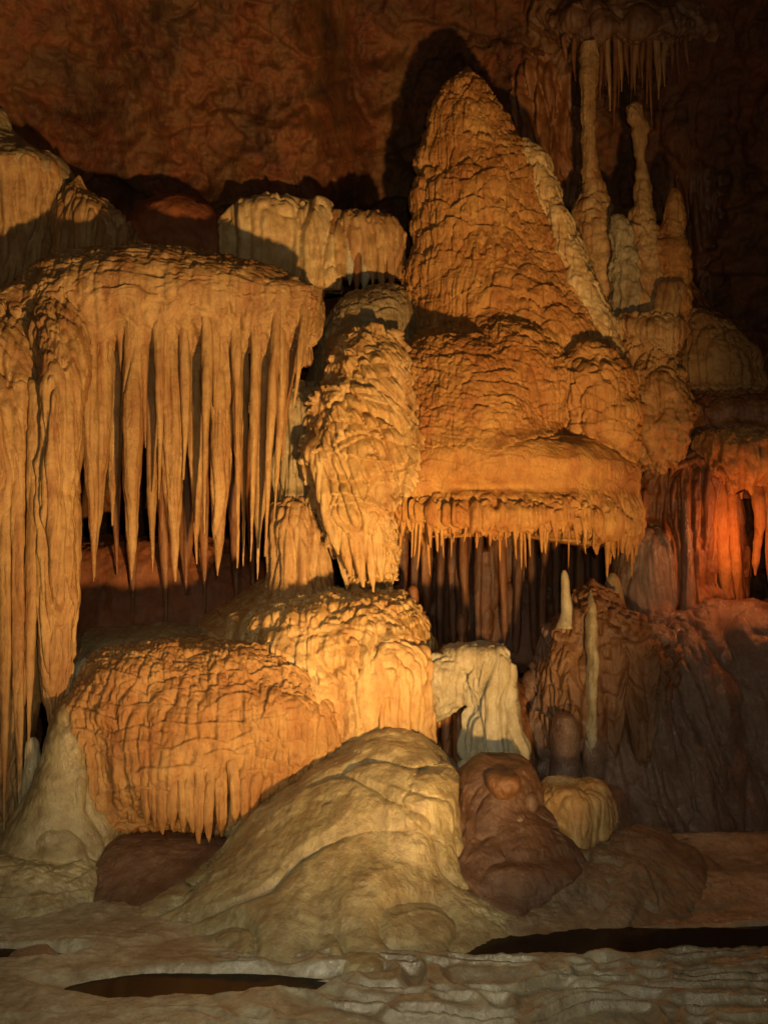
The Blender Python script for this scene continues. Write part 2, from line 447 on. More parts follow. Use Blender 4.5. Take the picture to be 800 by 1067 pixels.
for cx, cy, rx, ry, tilt in POOLS:
    a = np.linspace(0, 2*math.pi, 49)[:-1]
    co = [(0, 0, 0)]+[(math.cos(t)*rx*1.3, math.sin(t)*ry*1.35+tilt*math.cos(t)*rx, 0) for t in a]
    zz = float(floor_height(np.array([[cx]]), np.array([[cy]]))[0, 0])+.07
    tr = [(0, 1+i, 1+(i+1) % 48) for i in range(48)]
    me = bpy.data.meshes.new('pool_water'); me.from_pydata(co, [], tr); me.materials.append(M['water'])
    o = bpy.data.objects.new('pool_water', me); COL.objects.link(o); o.location = (cx, cy, zz); o['kind'] = 'structure'

# ------------------------------------------------------------------ UPPER CENTRE: the giant stalagmite
t = thing('giant_stalagmite', 'tall tapering stalagmite tower of tiered orange scallops with a pale right flank', 'stalagmite', (530, 400, 11))
loft('scalloped_cone', [(70, 484, 490, .04), (80, 473, 497, .18), (100, 455, 513, .32), (118, 449, 524, .40), (132, 449, 532, .42), (160, 441, 546, .5), (168, 444, 548, .52), (195, 434, 560, .6),
      (212, 435, 566, .64), (235, 432, 578, .72), (262, 427, 590, .80), (285, 424, 602, .86), (320, 423, 622, .95), (360, 421, 640, 1.05), (420, 415, 650, 1.1)],
     11, M['orange'], D_flow(.16, .26, .11, 14, .06, .06, 1.2, .006, .13), t, res=1.05, edge=4)
loft('pale_flank', [(146, 543, 552, .05), (158, 544, 562, .16), (200, 552, 580, .3), (250, 566, 600, .42), (300, 580, 622, .5), (340, 592, 636, .55), (375, 600, 640, .5)],
     10.72, M['cream'], D_flow(.16, .2, .07, 13, .05, .06, 1.6, .006, .12), t, edge=5)

tag(loft('flowstone_bulge', [(327, 508, 530, .1), (332, 496, 545, .35), (345, 484, 562, .6), (365, 476, 582, .75), (400, 470, 595, .85), (440, 470, 595, .85)],
     10.35, M['orange'], D_flow(.10, .2, .07, 15, .045, .06, 1.6, .006, .15), res=1.15, edge=4, k=.10), 'small orange scalloped hood directly beneath the tall tiered tower', 'flowstone')
tag(loft('flowstone_bulge', [(344, 450, 482, .1), (349, 432, 505, .4), (360, 418, 528, .7), (385, 406, 556, .9), (420, 398, 575, 1.05), (455, 394, 582, 1.12), (500, 392, 590, 1.1)],
     10.3, M['orange'], D_flow(.09, .2, .06, 16, .03, .06, 1.4, .006, .2), res=1.1, edge=4, k=.3), 'broad orange rippled bulge between the small hood and the fringed shelf', 'flowstone')
tag(loft('flowstone_bulge', [(360, 604, 622, .08), (364, 592, 634, .3), (376, 580, 645, .5), (400, 573, 652, .62), (440, 571, 656, .7), (485, 570, 650, .7)],
     10.22, M['orange'], D_flow(.13, .2, .08, 11, .07, .11, 1.8, .006, .12), res=1.2, edge=7, k=.2), 'orange rounded bulge with drip ribs right of the broad rippled bulge', 'flowstone')

# fringed shelf
t = thing('flowstone_shelf', 'wide orange overhanging shelf with a smooth rounded lip and hanging drip fringe', 'flowstone shelf', (520, 560, 10.2))
def shelf_relief(P, S, V, off):
    m = sstep(wz(506, 9.2), wz(526, 9.05), P[..., 2])
    b, d = hoods(P, S, V, .13, .5, off)
    comb = flutes(P, 11, off, .05, .15)*.6 + flutes(P, 26, off+3, .05, .1)*.4
    return .06*fbm(P, 1.5, 3, off)+.02*fbm(P, 5, 2, off) + (1-m)*(.02*b+.012*fbm(P, 11, 3, off, .6)) + m*.10*(comb-.45) + .004*fbm(P, 22, 2, off)
def shelf_sag(P):
    m = sstep(wz(500, 9.2), wz(545, 9.05), P[..., 2])
    P = P.copy()
    P[..., 2] -= m*(.16*sstep(wx(585, 9.6), wx(625, 9.6), P[..., 0]) + .05*vn(P[..., 0]*2.2, 0*P[..., 0], 0*P[..., 0]) + .05*np.abs(vn(P[..., 0]*13, P[..., 1]*5, 0*P[..., 0])))
    return P
loft('shelf_body', [(446, 470, 520, .35), (452, 440, 562, .68), (460, 410, 615, .88), (470, 394, 642, 1.02), (480, 386, 654, 1.07), (490, 384, 658, 1.06), (500, 384, 658, 1.04), (508, 383, 657, 1.05), (516, 380, 658, 1.10),
      (524, 377, 660, 1.15), (531, 376, 661, 1.20), (537, 380, 658, 1.20), (543, 387, 655, 1.15), (547, 395, 648, 1.05), (549, 402, 640, .9)],
     10.2, M['orange'], shelf_relief, t, p=2.6, res=1.05, edge=4, k=.35, warp=shelf_sag)
pts = []
for k in range(25):
    a = math.radians(8+164*k/24)
    px = 520-137*math.copysign(abs(math.cos(a))**(2/2.6), math.cos(a)); fy = 1.17*abs(math.sin(a))**(2/2.6)
    Dk = 10.2-fy; yy = 543+3*max(0, (px-560)/80)+4*math.sin(k*1.3)
    pts.append((wx(px, 10.2), Dk+.04, wz(yy, Dk)-.16*float(sstep(585, 625, px))))
fringe('drip_fringe', t, pts, M['orange'], 3, .05, .34, .02, 40, 'stuff', .06)
fringe('drip_fringe_tips', t, [(p[0], p[1]+.10, p[2]-.02) for p in pts], M['orange'], 5, .05, .36, .016, 22, 'stuff', .05)
stalactite(t, 619, 540, 622, 578, 22, 9.55, M['orange'], taper=.3, name='corner_drip')

# ------------------------------------------------------------------ bright drapery and its shoulder
tag(loft('flowstone_drapery', [(298, 392, 415, .1), (304, 365, 424, .3), (318, 346, 430, .5), (350, 332, 430, .6), (390, 322, 425, .65), (430, 315, 420, .6), (520, 310, 410, .5)],
     10.5, M['grey'], D_flow(.12, .2, .045, 13, .03, .05), res=1.4, edge=3), 'dull grey green shoulder of flowstone behind and above the bright folded drapery', 'flowstone')
t = thing('folded_drapery', 'brightly lit cream folded drapery ending in a ragged point left of the fringed shelf', 'drapery', (390, 617, 9.8))
loft('drapery_body', [(343, 384, 408, .08), (349, 366, 414, .28), (364, 352, 424, .42), (400, 337, 438, .55), (440, 322, 452, .64), (475, 317, 460, .70), (510, 327, 446, .70), (540, 336, 413, .66), (570, 348, 410, .56), (598, 367, 404, .40), (612, 382, 397, .2)],
     9.85, M['honey'], D_flow(.14, .35, .03, 9, .10, .08, 1.4, .005, .05, both=False, shear=.4), t, p=2.2, k=.4, res=1.2, edge=5, jag=(.22, 6, .72))
for i, (a, b, c, d, w) in enumerate([(330, 470, 352, 578, 13), (345, 480, 366, 602, 12), (360, 480, 378, 612, 12), (376, 490, 389, 617, 12), (392, 490, 398, 606, 12)]):
    stalactite(t, a, b, c, d, w*1.2, 9.24+.03*(i % 2), M['honey'], taper=.8, fa=.05, name='drapery_fold')

t = thing('fluted_column', 'grey tan two tiered fluted column between stalactite curtain and bright drapery', 'column', (308, 620, 10.1))
loft('upper_tier', [(398, 308, 328, .08), (404, 295, 336, .25), (430, 289, 340, .35), (480, 286, 334, .35), (530, 284, 330, .3)], 10.1, M['grey'], D_flute(11, .06), t, edge=2)
loft('lower_tier', [(519, 296, 318, .08), (525, 286, 328, .25), (545, 283, 334, .35), (580, 282, 340, .38), (622, 278, 348, .38)], 9.95, M['tan'], D_flute(10, .07, .03), t, edge=2)

# ------------------------------------------------------------------ LEFT: the stalactite curtain
t = thing('stalactite_curtain', 'great golden curtain of long pointed stalactites hanging from a rounded ledge', 'stalactite curtain', (180, 600, 9.7))
loft('ledge', [(262, 60, 120, .15), (266, 45, 240, .38), (276, 28, 300, .55), (290, 10, 326, .66), (304, -20, 334, .68), (318, -40, 334, .64), (335, -40, 330, .54), (352, -30, 318, .40)],
     9.9, M['tan'], D_flow(.13, .5, .045, 9, .045, .09, 1.0, .005, .05), t, p=2.8, res=1.3, edge=4, jag=(.16, 5, .6))
loft('fluted_sheet', [(300, 50, 330, .3), (340, 60, 326, .30), (358, 75, 318, .22), (368, 84, 308, .1)], 9.86, M['tan'], D_flute(6, .13, .05, 1.5, .006, .03, .4), t, p=5, res=1.3, edge=3, jag=(.55, 6, .35))
specs = [ # x0, x1, tip, w
 (92, 98, 602, 19), (110, 99, 606, 21), (124, 117, 548, 20), (141, 138, 604, 23), (157, 160, 596, 18), (168, 165, 520, 13),
 (181, 182, 606, 25), (203, 205, 588, 20), (193, 192, 500, 13), (231, 227, 600, 25), (215, 214, 556, 14), (248, 247, 592, 14), (257, 253, 590, 13),
 (267, 262, 585, 13), (277, 269, 604, 16), (288, 277, 580, 13), (299, 285, 545, 13), (310, 294, 480, 12), (320, 303, 440, 11), (241, 240, 500, 11)]
for i, (a, b, y, w) in enumerate(specs):
    stalactite(t, a, 312, b, y, w*(1.0 if w > 15 else .9), 9.26+.34*((i*7) % 5)/4 + .05*abs(a-170)/170, M['tan'], flat=1.3, taper=rnd.uniform(.52, .66) if w > 15 else rnd.uniform(.35, .5), res=1.2, ff=12, fa=.03)
rr_ = random.Random(11)
for i in range(10):   # thin ribs between the big ones, tips well above
    x = 86+i*23+rr_.uniform(-5, 5)
    stalactite(t, x, 310, x+rr_.uniform(-5, 2), rr_.uniform(380, 470), rr_.uniform(9, 14), 9.33+.1*rr_.random(), M['tan'], taper=.35, name='rib')

t = thing('left_drapery_column', 'massive tan fluted drapery column at left edge reaching almost to the floor', 'drapery', (20, 870, 9.2))
loft('fluted_trunk', [(306, -70, 20, .3, .5), (325, -80, 50, .6, .3), (380, -80, 62, .7, .1), (450, -80, 64, .75, 0), (560, -80, 50, .7), (650, -78, 44, .65), (740, -74, 38, .55), (810, -70, 30, .45), (868, -50, 16, .3)],
     9.3, M['tan'], D_flute(8, .085, .05, 1.2, .005, .03), t, res=1.3, edge=3, jag=(.25, 5, .8))
for a, b, y, w in [(20, 22, 862, 16), (36, 32, 790, 14), (6, 5, 868, 15)]:
    stalactite(t, a, 400, b, y, w, 8.72, M['tan'], taper=.6, res=1.3)
tag(loft('long_stalactite', [(292, 50, 80, .1, .45), (310, 40, 86, .2, .42), (345, 38, 90, .3, .25), (420, 44, 88, .33, .05), (500, 46, 82, .32, 0), (560, 45, 80, .3), (620, 47, 79, .28), (680, 48, 75, .24), (730, 50, 72, .18), (762, 55, 64, .1), (778, 58, 61, .05)],
     8.95, M['tan'], D_flute(11, .06, .03, 1.5), res=1.3, edge=2), 'longest and widest tan stalactite, just right of the left edge column', 'stalactite')
# rear stalactites in the gloom behind the curtain
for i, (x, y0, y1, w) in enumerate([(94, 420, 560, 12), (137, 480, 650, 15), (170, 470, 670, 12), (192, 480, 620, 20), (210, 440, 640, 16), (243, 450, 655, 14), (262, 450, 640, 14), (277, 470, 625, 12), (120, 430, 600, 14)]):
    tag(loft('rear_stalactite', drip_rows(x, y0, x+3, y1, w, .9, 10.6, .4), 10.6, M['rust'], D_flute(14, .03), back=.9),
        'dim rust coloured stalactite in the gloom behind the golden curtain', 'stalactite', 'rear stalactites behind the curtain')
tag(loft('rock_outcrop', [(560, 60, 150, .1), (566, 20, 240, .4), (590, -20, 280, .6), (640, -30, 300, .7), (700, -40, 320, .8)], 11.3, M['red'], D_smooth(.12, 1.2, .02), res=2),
    'red clay rock in shadow below the golden stalactite tips', 'rock')

# ------------------------------------------------------------------ UPPER LEFT ledges
t = thing('hanging_drapery', 'weathered grey tan drapery at upper left edge above the curtain ledge', 'drapery', (30, 300, 10.6))
loft('drapery_top', [(112, -60, 2, .1), (125, -70, 12, .3), (142, -70, 30, .45), (152, -70, 55, .5), (165, -70, 72, .55), (180, -70, 80, .52)], 10.8, M['grey'], D_flow(.1, .2, .05, 12, .02, .06), t, edge=3)
loft('drapery_folds', [(160, -60, 66, .3), (175, -60, 75, .5), (220, -60, 62, .5), (270, -60, 52, .45), (315, -60, 40, .4)], 10.75, M['tan'], D_flute(8, .10, .04), t, edge=3)
tag(loft('flowstone_ledge', [(182, 80, 86, .05), (192, 74, 92, .15), (200, 70, 108, .3), (212, 66, 124, .38), (235, 60, 146, .42), (262, 56, 165, .42), (290, 50, 180, .4)], 10.6, M['tan'], D_flute(9, .07, .05), edge=3),
    'small tan fluted ledge between the upper left drapery and red boulder', 'flowstone')
tag(loft('boulder', [(204, 172, 205, .1), (209, 150, 222, .3), (222, 132, 234, .45), (245, 118, 240, .5), (280, 110, 245, .5)], 10.9, M['red'], D_smooth(.07, 1.4, .012), edge=2),
    'smooth red brown boulder sitting behind the golden curtain ledge', 'boulder')
tag(loft('flowstone_ledge', [(207, 296, 334, .08), (210, 275, 338, .2), (216, 256, 340, .28), (228, 240, 342, .34), (250, 234, 342, .36), (300, 232, 344, .34)], 10.9, M['cream'], D_flute(6, .11, .10, 1.5, .006, .06, .5, 0, .35, .2), p=3.2, edge=5),
    'pale cream block of flowstone above the right end of the curtain ledge', 'flowstone')
t = thing('hanging_drapery', 'orange and white ribbed drapery between cream block and shadow of the tall tower', 'drapery', (372, 305, 10.9))
loft('drapery_top', [(221, 380, 398, .06), (225, 352, 406, .2), (232, 334, 412, .28), (244, 330, 413, .3), (262, 330, 413, .26), (290, 332, 411, .2)], 11.0, M['tan'], D_flute(8, .10, .07, 1.8, .005, .06, .5, 0, .3, .15), t, p=3, edge=3)
for i in range(9):
    x = 336+i*8.8
    stalactite(t, x, 236, x+rnd.uniform(-2, 2), 306+rnd.uniform(-9, 6), 11.5, 10.74, M['pale'] if i in (3, 5) else M['rust' if i in (0, 1, 4) else 'tan'], taper=.7, name='rib')

# ------------------------------------------------------------------ TOP RIGHT: thin formations
tag(loft('slender_column', [(44, 604, 622, .09), (80, 605, 620, .08), (120, 607, 620, .07), (150, 608, 621, .08), (178, 609, 624, .09), (198, 609, 629, .11), (215, 602, 634, .18), (240, 600, 640, .25), (300, 605, 650, .3), (350, 610, 655, .3)],
     11.2, M['tan'], D_flow(.13, .12, .06, 14, .03, .05, 2.5), edge=4), 'slender brown column joining ceiling to slope, nearest the tall tiered tower', 'column')
tag(loft('slender_stalagmite', [(106, 656, 662, .03), (110, 651, 667, .07), (122, 652, 668, .08), (130, 659, 672, .08), (170, 661, 674, .08), (205, 661, 675, .09), (225, 657, 679, .11), (260, 652, 684, .16), (300, 645, 690, .2), (320, 640, 700, .25), (350, 650, 690, .2)],
     10.9, M['tan'], D_flow(.12, .1, .06, 14, .03, .05, 3), edge=4), 'thin crooked tan stalagmite with a bent knob top standing free at upper right', 'stalagmite')
tag(loft('short_stalagmite', [(196, 699, 704, .02), (204, 696, 707, .06), (225, 692, 709, .09), (248, 690, 711, .1), (255, 686, 713, .13), (290, 684, 717, .16), (330, 680, 716, .18), (350, 682, 712, .15)],
     10.8, M['orange'], D_flow(.1, .1, .07, 14, .04, .05, 3), edge=4), 'short pointed orange stalagmite, rightmost of the upper right group', 'stalagmite')
tag(loft('stub_stalagmite', [(224, 640, 650, .04), (232, 638, 655, .09), (260, 638, 658, .12), (300, 636, 664, .18), (340, 636, 668, .2)],
     10.8, M['grey'], D_flow(.1, .1, .06, 14, .04, .05, 3), edge=4), 'blunt grey tan stub stalagmite left of the thin crooked one', 'stalagmite')
t = thing('hooded_flowstone', 'tan hooded flowstone base under the upper right stalagmites, drawn to a folded point', 'flowstone', (685, 385, 10.7))
loft('hood', [(325, 645, 690, .2), (333, 640, 712, .3), (345, 645, 712, .36), (362, 660, 704, .3), (378, 672, 692, .15), (386, 678, 684, .05)], 10.6, M['tan'], D_flute(14, .04, .03), t)
for a, b in ((690, 672), (697, 678), (703, 684), (708, 690)):
    stalactite(t, a, 296, b, 384, 9, 10.4, M['tan'], taper=.5, name='fold')
cx0 = [(612, 100, 8), (617, 95, 6), (624, 104, 6), (633, 116, 7), (639, 134, 6), (645, 96, 7), (652, 88, 6), (660, 100, 7), (668, 92, 6), (677, 135, 5), (684, 104, 8), (691, 90, 7), (598, 84, 6), (629, 90, 5), (642, 112, 5), (656, 120, 5), (664, 82, 5), (673, 108, 6), (698, 78, 6), (706, 96, 5), (588, 70, 5), (715, 74, 6)]
for x, y, w in cx0:
    tag(loft('ceiling_stalactite', drip_rows(x, 38, x+1, y, w, .9, 11.25, .4), 11.25, M['tan'] if w > 6 else M['rust'], D_flute(16, .012, .01), back=.9),
        'thin brown stalactite in the row under the upper right ceiling ledge', 'stalactite', 'ceiling stalactites at upper right')
tag(loft('ceiling_ledge', [(-10, 560, 770, .3), (10, 555, 765, .6), (30, 575, 740, .7), (40, 585, 722, .6), (50, 598, 708, .4)], 11.75, M['umber'], D_flow(.2, .2, .08, 8, .06, .25, 1.3), p=2.6, edge=10, jag=(.12, 6, .5)),
    'brown rock ledge from which the row of thin stalactites hangs', 'rock ledge')
tag(loft('ceiling_ledge', [(20, 450, 520, .3), (34, 442, 555, .6), (50, 440, 565, .65), (66, 450, 550, .4)], 12.6, M['wall'], D_flow(.2, .2, .08, 8, .06, .25, 1.3), edge=10, jag=(.2, 7, .4)),
    'arched brown drip ledge on the ceiling above the tall tower tip', 'rock ledge')

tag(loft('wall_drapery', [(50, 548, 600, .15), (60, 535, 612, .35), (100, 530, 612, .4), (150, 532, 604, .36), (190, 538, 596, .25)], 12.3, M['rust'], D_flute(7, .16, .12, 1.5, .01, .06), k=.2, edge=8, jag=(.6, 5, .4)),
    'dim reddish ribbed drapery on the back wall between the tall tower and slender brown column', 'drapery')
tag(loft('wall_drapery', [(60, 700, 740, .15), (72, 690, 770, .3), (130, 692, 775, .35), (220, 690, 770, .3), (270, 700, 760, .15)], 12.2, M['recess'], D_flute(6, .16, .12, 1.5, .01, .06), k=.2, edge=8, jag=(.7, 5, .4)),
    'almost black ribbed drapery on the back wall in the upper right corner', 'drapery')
# ------------------------------------------------------------------ RIGHT SLOPE
tag(loft('rock_slope', [(240, 590, 660, .3), (290, 600, 720, .6), (340, 620, 760, .8), (400, 640, 800, .9), (460, 640, 820, .9), (520, 640, 840, .9)], 12.0, M['rust'], D_flow(.15, .2, .06, 10, .05, .12), res=1.8, edge=4),
    'rust brown slope of rock behind the right hand stalagmites', 'rock')
tag(loft('flowstone_cone', [(326, 716, 726, .05), (332, 706, 742, .25), (350, 699, 766, .42), (378, 695, 788, .5), (395, 695, 792, .5), (412, 702, 768, .42), (422, 715, 745, .25)], 11.2, M['amber'], D_flow(.12, .12, .09, 12, .06, .10, 1.6), edge=6),
    'dim ochre cone shaped hood of flowstone near the right edge', 'flowstone')
tag(loft('flowstone_bulge', [(364, 652, 672, .1), (374, 644, 696, .3), (395, 642, 708, .45), (430, 645, 716, .5), (460, 650, 718, .48), (478, 662, 704, .35), (486, 670, 695, .2)], 10.6, M['amber'], D_flow(.14, .14, .09, 11, .08, .14, 1.8), edge=7),
    'knobbly brownish bulge below the folded hood, right of the orange rounded bulge', 'flowstone')
tag(loft('flowstone_ledge', [(408, 720, 770, .1), (414, 705, 810, .35), (428, 700, 840, .5), (448, 710, 850, .5), (470, 730, 850, .35)], 10.9, M['rust'], D_flow(.1, .2, .04, 12, .04, .05), edge=3, jag=(.12, 7, .5)),
    'rust red ledge under the ochre cone at the right edge', 'flowstone')
t = thing('wet_drapery', 'broad dark red wet drapery of hanging ribs right of the fringed shelf', 'drapery', (700, 655, 10.8))
loft('drapery_body', [(468, 690, 730, .15), (474, 668, 746, .4), (490, 655, 756, .55), (520, 648, 764, .6), (580, 642, 768, .6), (660, 636, 772, .6)], 10.9, M['rust'], D_flute(9, .09, .05), t, edge=3)
loft('wet_rib', [(520, 708, 714, .06), (560, 707, 719, .12), (600, 706, 722, .14), (655, 704, 724, .15)], 10.3, M['brown'], D_flute(12, .02, .02), t)
tag(loft('rounded_stalagmite', [(548, 656, 676, .06), (553, 648, 686, .22), (570, 641, 694, .34), (600, 638, 698, .38), (655, 636, 702, .4)], 10.45, M['brown'], D_flute(8, .03, .04), edge=2),
    'rounded wet grey brown stalagmite against the dark red drapery', 'stalagmite')
t = thing('glowing_drapery', 'vivid orange red ribbed drapery lit from beside it at the right edge', 'drapery', (770, 640, 10.6))
loft('drapery_top', [(446, 735, 765, .1), (452, 722, 810, .3), (466, 718, 840, .4), (486, 724, 840, .35), (500, 732, 840, .2)], 10.5, M['orange'], D_flute(12, .05, .04), t, edge=2, jag=(.15, 6, .5))
for a, b, y0, y1, w in [(728, 733, 455, 560, 9), (738, 745, 455, 610, 10), (746, 756, 455, 634, 13), (757, 768, 455, 636, 13), (768, 771, 455, 520, 8), (790, 791, 505, 560, 12), (797, 800, 455, 500, 12), (806, 806, 455, 640, 20), (789, 787, 545, 600, 8)]:
    stalactite(t, a, y0, b, y1, w*1.15, 10.35, M['orange'] if a > 735 else M['rust'], taper=.75, name='rib')

# ------------------------------------------------------------------ RECESS under the shelf
t = thing('recess_drapery', 'dark red brown fluted drapery filling the recess under the fringed shelf', 'drapery', (520, 680, 11.3))
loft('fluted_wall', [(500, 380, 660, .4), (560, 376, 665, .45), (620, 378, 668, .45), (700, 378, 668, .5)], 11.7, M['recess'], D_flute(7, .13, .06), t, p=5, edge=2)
for i in range(17):
    x = 404+i*13.6+rnd.uniform(-3, 3)
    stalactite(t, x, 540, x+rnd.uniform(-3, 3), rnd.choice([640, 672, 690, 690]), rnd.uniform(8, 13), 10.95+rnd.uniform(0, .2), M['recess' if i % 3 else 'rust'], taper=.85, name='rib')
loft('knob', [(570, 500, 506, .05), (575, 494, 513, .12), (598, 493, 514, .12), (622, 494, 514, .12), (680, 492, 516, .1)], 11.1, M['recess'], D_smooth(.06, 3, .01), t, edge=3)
for x0, x1, y0, y1, lab in [(408, 420, 610, 650, 'small red brown stalagmite, left one of the pair behind the bright mound'), (424, 436, 610, 650, 'small red brown stalagmite, right one of the pair behind the bright mound'),
                       (475, 486, 640, 700, 'small rust stalagmite standing behind the pale flat topped pillar')]:
    c = (x0+x1)/2
    tag(loft('small_stalagmite', [(y0, c-2, c+2, .02), (y0+4, x0+1, x1-1, .05), (y0+16, x0, x1, .06), (y0+24, x0+2, x1-2, .05), (y1, x0-1, x1+1, .07)], 10.3, M['rust'], D_flute(16, .01, .01), back=.9), lab, 'stalagmite')

# ------------------------------------------------------------------ CENTRE LOWER: bright mound
tag(loft('flowstone_mound', [(607, 300, 330, .1), (611, 278, 350, .35), (622, 262, 366, .5), (634, 240, 385, .6), (650, 215, 400, .7), (680, 190, 410, .75), (720, 180, 420, .75)], 10.1, M['tan'], D_flow(.09, .25, .04, 12, .015, .06), edge=3),
    'low tan mound behind the bright mound, below the two tiered column', 'flowstone')
t = thing('bright_mound', 'bright cream yellow rounded mound with short drip ribs below the folded drapery', 'flowstone mound', (370, 775, 9.5))
loft('mound_body', [(625, 345, 385, .1), (629, 315, 408, .4), (638, 288, 425, .62), (652, 268, 438, .78), (680, 262, 445, .9), (720, 266, 448, .95), (775, 290, 450, .95), (810, 310, 450, .9)], 9.6, M['honey'], D_flow(.18, .26, .06, 11, .075, .06, 1.3, .005, .07), t, edge=2)
loft('front_lobe', [(667, 385, 412, .08), (671, 370, 428, .3), (684, 360, 442, .42), (710, 357, 447, .5), (750, 359, 449, .52), (800, 362, 452, .5)], 9.14, M['honey'], D_flute(7, .08, .06, 1.5), t, edge=5)

# ------------------------------------------------------------------ LEFT LOWER: scalloped dome
t = thing('scalloped_dome', 'large round ochre dome covered in rippled scallops and drip ribs at lower left', 'flowstone dome', (220, 892, 9.3))
loft('dome_body', [(676, 150, 282, .08), (680, 122, 304, .28), (690, 102, 324, .42), (706, 88, 340, .54), (735, 79, 354, .66), (770, 75, 361, .72), (800, 77, 364, .74), (828, 83, 360, .70), (850, 92, 350, .62), (870, 110, 330, .5), (885, 142, 298, .34), (893, 180, 262, .15)],
     9.05, M['amber'], D_flow(.115, .27, .10, 13, .055, .06, 1.5, .006, .11), t, res=1.05, edge=4, p=2.2)
loft('upper_hood', [(676, 228, 250, .06), (680, 216, 268, .2), (690, 208, 280, .3), (704, 208, 284, .34), (722, 216, 280, .3), (734, 228, 268, .2)], 8.86, M['amber'], D_flow(.1, .16, .06, 13, .06, .04, 1.5, .006, .12), t, res=1.1, edge=3, k=.14)
loft('side_hood', [(712, 268, 296, .06), (717, 250, 316, .2), (732, 240, 336, .3), (755, 242, 348, .34), (780, 252, 352, .32), (804, 272, 346, .24), (816, 290, 338, .12)], 8.70, M['amber'], D_flow(.1, .15, .06, 12, .07, .04, 1.5, .006, .12), t, res=1.1, edge=3, k=.14)
for i, x in enumerate([152, 162, 171, 181, 190, 199, 208, 219, 231, 243, 255, 266]):
    stalactite(t, x, 780+8*(i % 3), x+rnd.uniform(-3, 3), 858+20*math.sin(math.pi*i/11)+rnd.uniform(-12, 6), 13, 8.30-.06*math.sin(math.pi*i/11), M['amber'], taper=.8, name='drip_rib', fa=.04)
tag(loft('flowstone_shelf', [(655, 150, 205, .1), (659, 120, 225, .4), (668, 95, 240, .6), (682, 78, 250, .7), (705, 70, 260, .7), (740, 66, 270, .6)], 9.75, M['grey'], D_flow(.09, .25, .03, 12, .01, .06), edge=3),
    'grey flat topped flowstone shelf just behind the scalloped dome', 'flowstone')
tag(loft('pale_rock', [(678, 98, 106, .05), (684, 86, 106, .15), (696, 76, 102, .2), (715, 72, 95, .2), (735, 70, 92, .2)], 9.3, M['pale'], D_smooth(.02, 2, .006)),
    'small pale wedge of calcite between the long stalactite and dome', 'rock')
# pale cone at the left
t = thing('pale_cone', 'pale cream cone of flowstone with drip ribs beneath the long stalactite', 'flowstone cone', (75, 900, 8.7))
loft('cone_body', [(733, 70, 80, .05), (745, 62, 86, .16), (775, 52, 97, .28), (810, 40, 106, .38), (845, 26, 118, .48), (880, 8, 136, .6), (920, -10, 144, .7), (960, -20, 146, .8), (1000, -20, 150, .9)], 8.7, M['olive'], D_smooth(.05, 1.5, .006, .03, 6), t, edge=2)
for a, b, y, w in [(60, 50, 880, 11), (68, 62, 886, 11), (75, 74, 888, 10), (83, 87, 882, 10), (66, 56, 868, 8)]:
    stalactite(t, a, 800, b, y, w*1.2, 8.33, M['olive'], taper=.85, name='drip_rib')
tag(loft('small_stalagmite', [(768, 33, 37, .03), (774, 29, 41, .07), (795, 28, 44, .09), (830, 24, 48, .12), (870, 20, 52, .14)], 8.75, M['pale'], D_flute(12, .015, .02), back=.9),
    'small pale grey stalagmite beside the foot of the left edge column', 'stalagmite')
tag(loft('flowstone_apron', [(880, -80, 40, .2), (888, -100, 78, .5), (905, -110, 108, .75), (930, -110, 132, .95), (958, -110, 141, 1.15), (985, -110, 146, 1.35), (1000, -110, 150, 1.45)], 8.6, M['olive'], D_flow(.22, .9, .06, 5, .015, .09, 1.0, .009, both=False), p=2.4, edge=2),
    'smooth grey yellow apron of terraced flowstone at lower left corner', 'flowstone')

# ------------------------------------------------------------------ CENTRE FOREGROUND mounds
tag(loft('foreground_mound', [(764, 400, 412, .06), (769, 388, 422, .22), (782, 372, 436, .45), (802, 349, 455, .72), (830, 318, 474, .98), (865, 280, 490, 1.22), (900, 244, 505, 1.42), (935, 210, 530, 1.62), (965, 175, 560, 1.82), (992, 140, 600, 2.0)],
     8.75, M['olive'], D_smooth(.13, 1.1, .011, .05, 2.6, .12), res=1.2, edge=3, k=.5), 'large smooth olive yellow foreground mound sloping down to the pool', 'flowstone mound')
tag(loft('foreground_boulder', [(792, 432, 452, .06), (798, 418, 464, .24), (812, 404, 474, .42), (832, 395, 481, .54), (860, 394, 484, .55), (900, 402, 482, .42), (930, 415, 470, .2)],
     8.24, M['olive'], D_smooth(.12, 1.5, .010, .03, 3, .15), res=1.3, edge=5, k=.5), 'glossy rounded olive lobe bulging from right side of the large foreground mound', 'flowstone')
tag(loft('shadow_bank', [(874, 130, 270, .15), (884, 115, 285, .3), (910, 110, 280, .52), (945, 112, 272, .80), (985, 118, 262, 1.05)], 8.45, M['shadow_brown'], D_smooth(.05, 1.5, .012), k=.5, edge=5, p=3.5),
    'dark reddish brown bank with shadow in its colour between the pale cone apron and large foreground mound', 'painted shadow')  # body added where a shadow falls; its dark colour is that shadow
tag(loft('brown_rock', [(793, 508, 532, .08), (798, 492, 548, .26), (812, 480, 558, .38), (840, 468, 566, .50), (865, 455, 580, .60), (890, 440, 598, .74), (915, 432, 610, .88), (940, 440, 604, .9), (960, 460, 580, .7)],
     8.36, M['shadow_brown'], D_smooth(.06, 1.5, .014, .05, 4, .1), res=1.3, edge=5, k=.5), 'dark brown rock with shadow in its colour to the right of the foreground mounds', 'rock')  # dark cap of rock; the same brown below it stands for cast shadow
